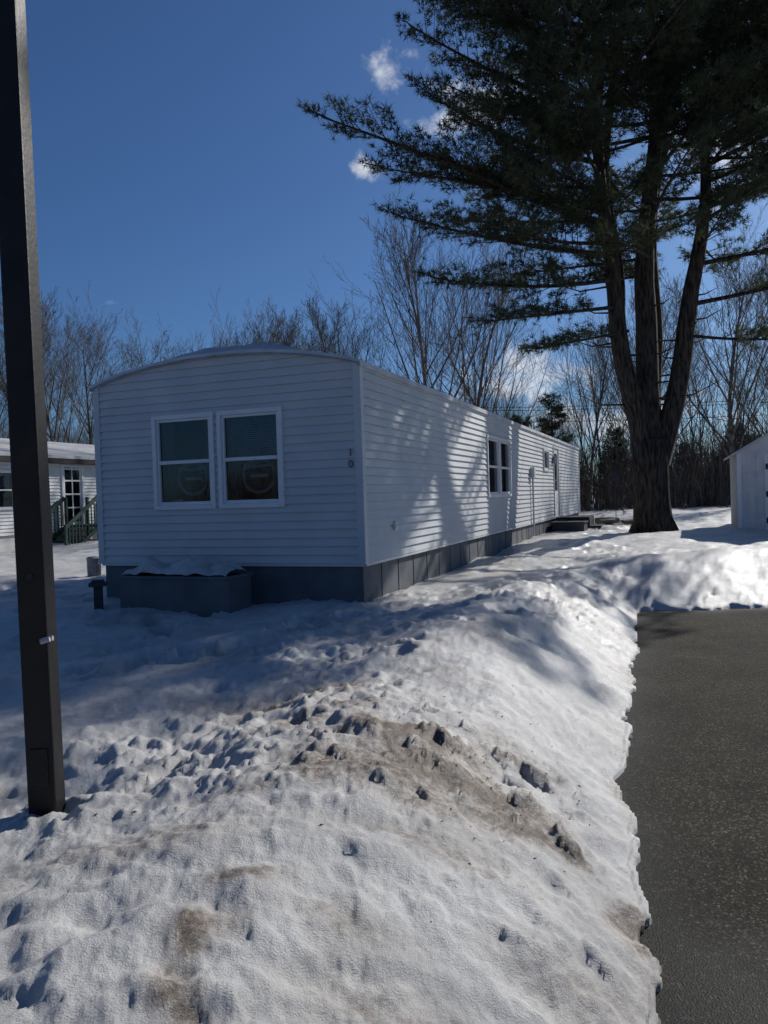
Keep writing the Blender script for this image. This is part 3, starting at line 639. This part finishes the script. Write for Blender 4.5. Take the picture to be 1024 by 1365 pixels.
def build_pine():
    par=empty('pine_tree'); wood=MB(); TP=[];TD=[]
    Y=20.0
    trunk=[(7.02,Y,.1),(7.0,Y,.5),(6.97,Y,1.2),(6.96,Y,2.0),(6.97,Y,2.8)]
    wood.tube(trunk,[.62,.52,.46,.45,.50],18)
    for k in range(6):
        a=k*1.05+.3; wood.tube([(7+.35*math.cos(a),Y+.35*math.sin(a),.75),(7+.7*math.cos(a),Y+.7*math.sin(a),.22)],[.16,.07],7)
    S=[([(6.80,Y,2.2),(6.60,Y-.1,3.6),(6.32,Y-.2,4.5),(6.02,Y-.3,6.4),(5.80,Y-.4,8.4),(5.7,Y-.5,10.8),(5.7,Y-.4,14),(5.9,Y-.3,17.5)],[.30,.25,.23,.20,.16,.12,.08,.03]),
       ([(6.98,Y,2.3),(6.94,Y+.1,4.5),(6.94,Y+.1,6.5),(7.1,Y,8.5),(7.2,Y,10.5),(7.4,Y,15),(7.5,Y,18),(7.5,Y,21.5)],[.34,.29,.26,.21,.17,.11,.08,.03]),
       ([(7.15,Y,2.2),(7.6,Y-.2,3.9),(7.95,Y-.3,5.7),(8.15,Y-.4,7.2),(8.26,Y-.4,8.6),(8.5,Y-.3,13),(8.9,Y,17.5)],[.30,.25,.22,.18,.14,.09,.03]),
       ([(6.93,Y+.15,2.5),(6.62,Y+.5,4.2),(6.48,Y+.9,6.1),(6.42,Y+1.2,9.4),(6.6,Y+1.4,14),(6.7,Y+1.5,18)],[.26,.20,.17,.12,.08,.03]),
       ([(7.1,Y+.1,2.5),(7.3,Y+.6,4.4),(7.45,Y+1.0,6.5),(7.8,Y+1.3,10),(8.3,Y+1.5,15),(8.5,Y+1.5,18.5)],[.24,.19,.16,.12,.08,.03])]
    for si,(pts,rad) in enumerate(S):
        P=np.array(pts); zz=np.linspace(P[0,2],P[-1,2],22)
        xx=np.interp(zz,P[:,2],P[:,0])+.09*np.sin(zz*1.1+si*2)*np.clip((zz-3)/3,0,1); yy=np.interp(zz,P[:,2],P[:,1])+.09*np.cos(zz*.9+si)
        rr=np.interp(zz,P[:,2],rad)
        wood.tube(list(zip(xx,yy,zz)),list(rr),10)
        z=6.9+.2*si
        while z<P[-1,2]-.2:
            x=np.interp(z,zz,xx); y=np.interp(z,zz,yy)
            out=math.atan2(y-Y,x-7.0) 
            az_=rng.uniform(0,2*math.pi)
            if rng.random()<.45: az_=out+rng.normal(0,1.0)
            Lm=np.interp(z,[5,6.5,8,10,13,16,19,21.5],[2.0,2.6,4.2,5.3,5.6,4.6,2.8,1.0])*rng.uniform(.4,1.05)
            rise=np.interp(z,[5,9,14,21],[-.05,.10,.28,.6])+rng.normal(0,.12)
            back=math.sin(az_)>-.1     # far-side branches thinned, most low down, so sun dapples the home's wall
            if not (back and rng.random()<(.45 if z<10.8 else .25)):
                pine_branch(wood,TP,TD,(x,y,z),(x+math.cos(az_)*Lm,y+math.sin(az_)*Lm,z+rise*Lm),.015+.008*Lm,dens=.95)
            z+=rng.uniform(.26,.50)*np.interp(z,[6,9,10.5,11,15,22],[1.7,1.2,.75,.52,.62,1.2])
    ex=[((5.85,19.6,8.1),(-1.1,17.0,9.9),.09),((5.8,19.6,8.6),(.2,17.6,9.0),.06),((5.9,19.6,7.5),(.5,17.8,8.0),.07),((6.0,19.7,6.9),(1.3,18.0,6.6),.06),
        ((6.1,19.7,6.2),(2.6,18.2,5.6),.05),((6.4,19.8,5.6),(3.8,18.6,5.0),.04),((5.7,19.6,9.8),(1.2,17.4,10.6),.06),((5.7,19.6,11),(.9,17.6,12.2),.07),
        ((5.7,19.6,12),(.4,17.8,14.2),.07),((5.7,19.6,12.6),(-.3,18,14.8),.06),((5.8,19.6,9),(2.0,16.5,9.6),.05),((5.8,19.6,7.8),(2.4,16.8,7.4),.05),
        ((5.8,19.6,8.3),(3.2,16.4,8.3),.05),((5.8,19.6,9.4),(4.2,16.0,9.6),.05),((7.1,20,8.4),(6.6,16.2,8.6),.05),((7.2,20,9.6),(7.6,16.0,10.2),.05),((8.2,19.6,8.2),(8.8,16.4,8.3),.05),
        ((7.1,20,7.5),(5.2,17.2,7.2),.04),((8.2,19.6,7.6),(7.6,17,7.5),.04),((5.7,19.6,13.2),(.2,17.2,13.2),.06),((5.7,19.6,12.2),(2.0,16.2,12.6),.06),
        ((8.3,19.6,9.2),(9.8,16.2,9.5),.05),((8.3,19.6,10.2),(10.8,16.6,10.9),.05),((8.3,19.6,9.9),(8.6,15.9,10.6),.05),((7.2,20,10.8),(5.8,15.9,11.4),.05),((8.3,19.6,8.8),(11.4,16.9,9.2),.05),
        ((8,19.7,6.2),(11.3,18.2,6.6),.06),((8.1,19.7,7.2),(12.4,18.5,8.0),.06),((8,19.7,5.4),(10.6,18.6,5.1),.04),
        ((8.2,19.6,8.6),(12.8,18,9.8),.06),((5.7,19.6,10.4),(1.9,18.6,11.3),.06),((8.3,19.6,9.6),(12.9,19,11.6),.06),
        ((8.3,19.6,11),(12.6,18,13.2),.06),((5.7,19.5,13),(2.4,16.9,15.4),.06)]
    for a,b,r in ex: pine_branch(wood,TP,TD,a,b,r,dens=1.35,arc=.3,sublen=.27)
    for k in range(34):
        z=rng.uniform(3.2,7.6); a=rng.uniform(0,6.28); l=rng.uniform(.3,1.8); x0=7+rng.choice([-.6,.0,.7])*(z-2.6)/2.6
        wood.tube([(x0,Y,z),(x0+math.cos(a)*l*.6,Y+math.sin(a)*l*.6,z+.02),(x0+math.cos(a)*l,Y+math.sin(a)*l,z+.2*l)],[.03,.018,.006],4,False)
    wood.obj('trunk_and_limbs',M_bark,par,smooth=True)
    TPa=np.array(TP); TDa=unit(np.array(TD)); print('TUFTS',len(TPa))
    tri_mesh('needle_foliage',needles(TPa,TDa,11,.17,.009),M_needle,par)
build_pine()
# twigs and bark bits dropped on the snow
def build_litter():
    n=620
    c=rng.random(n)
    x=np.where(c<.45,rng.normal(.1,.6,n),rng.uniform(-1.0,6,n)); y=np.where(c<.45,rng.normal(3.5,.5,n),rng.uniform(3.0,20,n))
    z,dt,d,d2=terrain(x,y); k=(z>.12)&(np.maximum(d,d2)>.15)&~((x<-.0)&(y>8)); x,y,z=x[k],y[k],z[k]; n=len(x)
    P=np.c_[x,y,z+.002]; s=rng.uniform(.002,.006,(n,1)); a=rng.uniform(0,6.28,n)
    e=np.c_[np.cos(a),np.sin(a),rng.normal(0,.1,n)]; f=np.c_[-np.sin(a),np.cos(a),rng.normal(0,.2,n)]
    L=s*rng.uniform(1.0,2.2,(n,1)); up=np.array([0,0,1.])
    A=P-e*L; B=P+e*L; C=P+f*s; Dd=P+up*s*.8
    T=np.stack([A,B,Dd, A,C,Dd, B,C,Dd],1).reshape(-1,3)
    tri_mesh('twig_litter',T,M_litter,None)
build_litter()
def evergreen_mesh(h,seed):
    wood=MB();TP=[];TD=[]
    wood.tube([(0,0,-.3),(0,0,h*.5),(0.05,0,h)],[.02*h,.012*h,.01],8)
    z=h*.14
    while z<h*.97:
        a=rng.uniform(0,6.28); L=(1-z/h)**.75*h*.27*rng.uniform(.7,1.1)+.15
        pine_branch(wood,TP,TD,(0,0,z),(math.cos(a)*L,math.sin(a)*L,z+.05*L),.03,dens=.4,arc=.2,bare=.15); z+=rng.uniform(.07,.16)*h/9
    wm=wood.obj('tmpw',M_bark,None); T=tri_mesh('tmpn',needles(np.array(TP),unit(np.array(TD)),6,.26,.022),M_needle,None)
    a,b=wm.data,T.data; bpy.data.objects.remove(wm); bpy.data.objects.remove(T); return a,b
EV=[evergreen_mesh(9,1),evergreen_mesh(7,2)]
def put_ever(x,y,i,s,par=None,top=True):
    p=empty('evergreen_tree',(x,y,.4),random.random()*6) if top else None
    for n,m in zip(('trunk','needle_foliage'),EV[i]):
        o=bpy.data.objects.new(n if top else 'evergreen_'+n,m); COL.objects.link(o)
        if top: o.parent=p; o.scale=(s,s,s)
        else: o.parent=par; o.location=(x,y,.4); o.scale=(s,s,s); o.rotation_euler=(0,0,random.random()*6)
for (x,y,i,s) in ((9.3,42,0,.72),(6.9,38,1,.7)): put_ever(x,y,i,s)
# ---------------------------------------------------------------- bare deciduous trees
def bare_mesh(name,H,seed,spread=.55,trunkf=.25,kids=(12,7,5,3),rf_=.0105):
    R=random.Random(seed); mb=MB()
    def rv(): return Vector((R.gauss(0,1),R.gauss(0,1),R.gauss(0,1)))
    def grow(p,d,L,r,dep):
        n=(6,5,3,2,2)[dep]; pts=[p.copy()]; rad=[r]; q=p.copy(); dd=d.copy(); tan=[d.copy()]
        for k in range(n):
            dd=(dd+rv()*.07+Vector((0,0,.13 if dep>0 else .02))).normalized(); q=q+dd*(L/n); pts.append(q.copy()); tan.append(dd.copy())
            rad.append(max(r*(1-.80*(k+1)/n),.006))
        mb.tube([tuple(x) for x in pts],rad,[7,5,3,3,3][dep],False)
        if dep>=4: return
        nk=kids[dep] if dep<len(kids) else 0
        for i in range(nk):
            t0=(trunkf if dep==0 else .15); t=t0+(1-t0)*(i+R.random()*.8)/nk; t=min(t,.98)
            x=t*n; k=int(x); b=pts[k].lerp(pts[min(k+1,n)],x-k); td=tan[min(k+1,n)]
            w=rv(); w=(w-td*w.dot(td)).normalized()
            an=R.uniform(.4,.75)*(spread/.55)
            nd2=(td*math.cos(an)+w*math.sin(an)).normalized()
            if nd2.z<0: nd2.z*=-.3
            if dep==0: ll=L*(1.0-.82*t)*R.uniform(.75,1.0)
            else: ll=L*R.uniform(.35,.6)*(1.1-.5*t)
            grow(b,nd2,ll,max(rad[k]*R.uniform(.38,.56),.007),dep+1)
    grow(Vector((0,0,-.4)),Vector((R.gauss(0,.03),R.gauss(0,.03),1)).normalized(),H*.96,H*rf_,0)
    o=mb.obj(name,M_twig,None,smooth=True); me=o.data; bpy.data.objects.remove(o); return me
BT=[bare_mesh('bare_%d'%i,14,100+i,sp,tf,kd) for i,(sp,tf,kd) in enumerate(((.50,.18,(18,9,5,3)),(.58,.14,(17,9,5,3)),(.46,.2,(18,9,5,3)),(.54,.25,(15,9,5,3)),(.42,.12,(15,9,5,3))))]
BT2=[bare_mesh('woods_%d'%i,13,200+i,sp,tf,kd,.009) for i,(sp,tf,kd) in enumerate(((.5,.2,(14,8,5)),(.56,.2,(14,8,5)),(.42,.3,(13,8,4))))]
def put_bare(x,y,i,h,par=None):
    L_=BT if par is None else BT2
    o=bpy.data.objects.new('bare_tree' if par is None else 'tree',L_[i%len(L_)]); COL.objects.link(o)
    s=h/14; o.location=(x,y,.35); o.scale=(s*random.uniform(.95,1.2),)*2+(s,); o.rotation_euler=(0,0,random.random()*6.28)
    if par: o.parent=par
for (x,y,i,h) in ((1.9,38,0,14.0),(3.9,36,4,12.0),(6.0,41,1,10.5),(-1.4,45,2,12.2),(-5.6,50,0,12.6),(-9.2,48,4,12.2),(-7.6,52,1,11.5),(-13.6,45,1,11.2),(-15.6,38,2,10.6),(-18.4,41,0,11.6),(-21,40,1,11.2),
    (-3.3,50,3,11.5),(11.6,44,2,10),(17.5,38,0,12),(13.8,42,1,11.0),(20.6,40,2,12),(-11.5,52,2,11.6),(-16.8,43,3,10.6),(15.6,46,3,12)): put_bare(x,y,i,h)
wd=empty('distant_trees')
for k in range(105):
    y=random.uniform(50,80); x=random.uniform(-.75,.75)*y*1.1
    put_bare(x,y,random.randrange(5),random.uniform(7.5,10.5) if x<14*y/50 else random.uniform(10,13.5),wd)
for k in range(12):
    y=random.uniform(50,75); x=random.uniform(.28,.75)*y
    put_ever(x,y,random.randrange(2),random.uniform(.6,1.05),wd,False)
def brush_mesh(seed,W=9):
    R=random.Random(seed); mb=MB()
    for k in range(300):
        x=R.uniform(-W/2,W/2); y=R.uniform(-2,2); h=R.uniform(1.2,4.6)*(1 if R.random()<.8 else 1.5); lx,ly=R.gauss(0,.12)*h,R.gauss(0,.12)*h
        r=R.uniform(.012,.04); mb.tube([(x,y,-.3),(x+lx*.4,y+ly*.4,h*.5),(x+lx,y+ly,h)],[r,r*.7,.006],3,False)
        for j in range(4):
            t=R.uniform(.25,.95); a=R.uniform(0,6.28); l=R.uniform(.3,.9); bz=h*t; bx_,by_=x+lx*t,y+ly*t
            mb.tube([(bx_,by_,bz),(bx_+math.cos(a)*l*.8,by_+math.sin(a)*l*.8,bz+l*.8)],[r*.5,.005],3,False)
    o=mb.obj('brush',M_brush,None); me=o.data; bpy.data.objects.remove(o); return me
BR=[brush_mesh(i) for i in range(3)]
bw=empty('distant_brush')
def put_brush(x,y,sz):
    o=bpy.data.objects.new('brush_clump',random.choice(BR)); COL.objects.link(o); o.parent=bw
    o.location=(x,y,.35); o.scale=(1,1,sz); o.rotation_euler=(0,0,random.choice([0,math.pi])+random.uniform(-.2,.2))
for row,y0_ in enumerate((44,49,56,64)):
    x=-.8*y0_
    while x<.85*y0_:
        put_brush(x+random.uniform(-2,2),y0_+random.uniform(-1.5,1.5),random.uniform(.6,1.2)*(1+.10*row)*(.75 if row<1 else 1)); x+=random.uniform(5,8.5)
# unseen woods added behind the viewpoint to darken the window reflections
for row,y0_ in enumerate((-24,-28,-33)):
    x=-45
    while x<30:
        put_brush(x,y0_+random.uniform(-1.5,1.5),random.uniform(.7,1.2)); x+=random.uniform(4,6)
for k in range(22): put_ever(random.uniform(-45,25),random.uniform(-40,-20),random.randrange(2),random.uniform(.8,1.3),wd,False)
# ---------------------------------------------------------------- utility line behind the yard
for px_,py_ in ((1.5,33.5),(27,31)):
    e=empty('utility_pole',(px_,py_,.3)); g=MB(); g.tube([(0,0,-.3),(0,0,5.1)],[.12,.09],10); g.box(-.04,.04,-.7,.7,4.55,4.65); g.obj('pole_and_crossarm',M_wood,e)
pl=empty('power_line'); g=MB()
for dy,dz in ((-.6,4.97),(.6,4.97),(0,4.4)):
    g.tube([(1.5+25.5*t,33.5-2.5*t+dy,dz+.0-1.0*t*(1-t)+ .3) for t in np.linspace(0,1,25)],[.010]*25,4,False)
g.obj('wires',M_wire,pl)
bf=empty('bird_feeder',(8.9,29.5,hz(8.9,29.5)-.05)); bf.scale=(.6,.6,.95); g=MB(); g.tube([(0,0,-.1),(0,0,1.55)],[.025,.02],8); g.box(-.28,.28,-.2,.2,1.55,1.59); g.box(-.14,.14,-.1,.1,1.59,1.8)
i=len(g.v); g.v+=[(-.3,-.22,1.8),(.3,-.22,1.8),(.3,.22,1.8),(-.3,.22,1.8),(-.3,0,1.97),(.3,0,1.97)]; g.f+=[(i,i+1,i+5,i+4),(i+2,i+3,i+4,i+5),(i,i+3,i+4),(i+1,i+2,i+5),(i,i+1,i+2,i+3)]
g.obj('post_tray_roof',M_wooddk,bf)
wp=empty('log_pile',(7.6,24.5,hz(7.6,24.5))); g=MB()
for k in range(9):
    a=random.gauss(0.2,.3); x,y,z=random.uniform(-.7,.7),random.uniform(-.4,.4),random.uniform(0.0,.22); l=.32
    g.tube([(x-math.cos(a)*l,y-math.sin(a)*l,z),(x+math.cos(a)*l,y+math.sin(a)*l,z)],[.1,.1],8)
g.obj('logs',M_wood,wp)
# ---------------------------------------------------------------- light, sky
SAZ,SEL=math.radians(43),math.radians(30)
sd=Vector((math.sin(SAZ)*math.cos(SEL),math.cos(SAZ)*math.cos(SEL),math.sin(SEL)))
L=bpy.data.lights.new('sun','SUN'); L.energy=4.4; L.angle=math.radians(.53); L.color=(1,.965,.91)
lo=bpy.data.objects.new('sun',L); COL.objects.link(lo); lo.rotation_euler=sd.to_track_quat('Z','Y').to_euler(); lo.location=sd*60
w=bpy.data.worlds.new('World'); sc.world=w; w.use_nodes=True; nt=w.node_tree; nt.nodes.clear()
out=nd(nt,'ShaderNodeOutputWorld'); bg=nd(nt,'ShaderNodeBackground'); bg.inputs[1].default_value=.064
sky=nd(nt,'ShaderNodeTexSky',sky_type='NISHITA'); sky.sun_disc=False; sky.sun_elevation=SEL; sky.sun_rotation=SAZ
sky.air_density=1.0; sky.dust_density=.9; sky.ozone_density=3.0; sky.altitude=300
tint=nd(nt,'ShaderNodeMixRGB',blend_type='MULTIPLY'); tint.inputs[0].default_value=1; tint.inputs[2].default_value=(.49,.73,1.05,1)
nt.links.new(sky.outputs[0],tint.inputs[1])
tc=nd(nt,'ShaderNodeTexCoord')
nz=nd(nt,'ShaderNodeTexNoise'); nz.inputs['Scale'].default_value=22; nz.inputs['Detail'].default_value=7; nz.inputs['Roughness'].default_value=.62
nt.links.new(tc.outputs['Generated'],nz.inputs['Vector'])
prev=None
clouds=[((.026,1,.545),(.026,.024)),((.092,1,.518),(.034,.020)),((-.005,1,.425),(.020,.011)),((.150,1,.495),(.07,.032)),((.19,1,.145),(.09,.04)),((-.345,1,.262),(.012,.007)),((.27,1,.09),(.18,.03)),((.46,1,.41),(.08,.04)),((.05,1,.08),(.10,.012))]
for (d_,sz) in clouds:
    v=Vector(d_).normalized()
    s=nd(nt,'ShaderNodeVectorMath',operation='SUBTRACT'); s.inputs[1].default_value=v; nt.links.new(tc.outputs['Generated'],s.inputs[0])
    q=nd(nt,'ShaderNodeVectorMath',operation='MULTIPLY'); q.inputs[1].default_value=(1/sz[0],1/sz[0],1/sz[1]); nt.links.new(s.outputs[0],q.inputs[0])
    l=nd(nt,'ShaderNodeVectorMath',operation='LENGTH'); nt.links.new(q.outputs[0],l.inputs[0])
    a=nd(nt,'ShaderNodeMath',operation='MULTIPLY_ADD'); a.inputs[1].default_value=-.55; a.inputs[2].default_value=.66; nt.links.new(l.outputs['Value'],a.inputs[0])
    if prev is None: prev=a
    else:
        mxx=nd(nt,'ShaderNodeMath',operation='MAXIMUM'); nt.links.new(prev.outputs[0],mxx.inputs[0]); nt.links.new(a.outputs[0],mxx.inputs[1]); prev=mxx
nn=nd(nt,'ShaderNodeMath',operation='MULTIPLY_ADD'); nn.inputs[1].default_value=3.2; nn.inputs[2].default_value=-1.65; nt.links.new(nz.outputs['Fac'],nn.inputs[0])
ad=nd(nt,'ShaderNodeMath',operation='ADD'); nt.links.new(prev.outputs[0],ad.inputs[0]); nt.links.new(nn.outputs[0],ad.inputs[1])
mr=nd(nt,'ShaderNodeMapRange',interpolation_type='SMOOTHSTEP'); mr.inputs[1].default_value=0; mr.inputs[2].default_value=.9; mr.inputs[4].default_value=.85; nt.links.new(ad.outputs[0],mr.inputs[0])
cm=nd(nt,'ShaderNodeMixRGB'); cm.inputs[2].default_value=(11,11.5,12.5,1)
nt.links.new(mr.outputs[0],cm.inputs[0]); nt.links.new(tint.outputs[0],cm.inputs[1]); nt.links.new(cm.outputs[0],bg.inputs[0]); nt.links.new(bg.outputs[0],out.inputs[0])
# ---------------------------------------------------------------- camera
cam=bpy.data.cameras.new('camera'); cam.sensor_fit='HORIZONTAL'; cam.sensor_width=36; cam.lens=36.04; cam.clip_start=.05; cam.clip_end=5000
co=bpy.data.objects.new('camera',cam); COL.objects.link(co); sc.camera=co
Rm=Euler((math.pi/2-math.radians(1.15),0,0)).to_matrix()@Matrix.Rotation(-.031,3,'Z')
co.location=(0,0,1.55); co.rotation_euler=Rm.to_euler()
sc.view_settings.view_transform='Standard'; sc.view_settings.look='None'; sc.view_settings.exposure=0
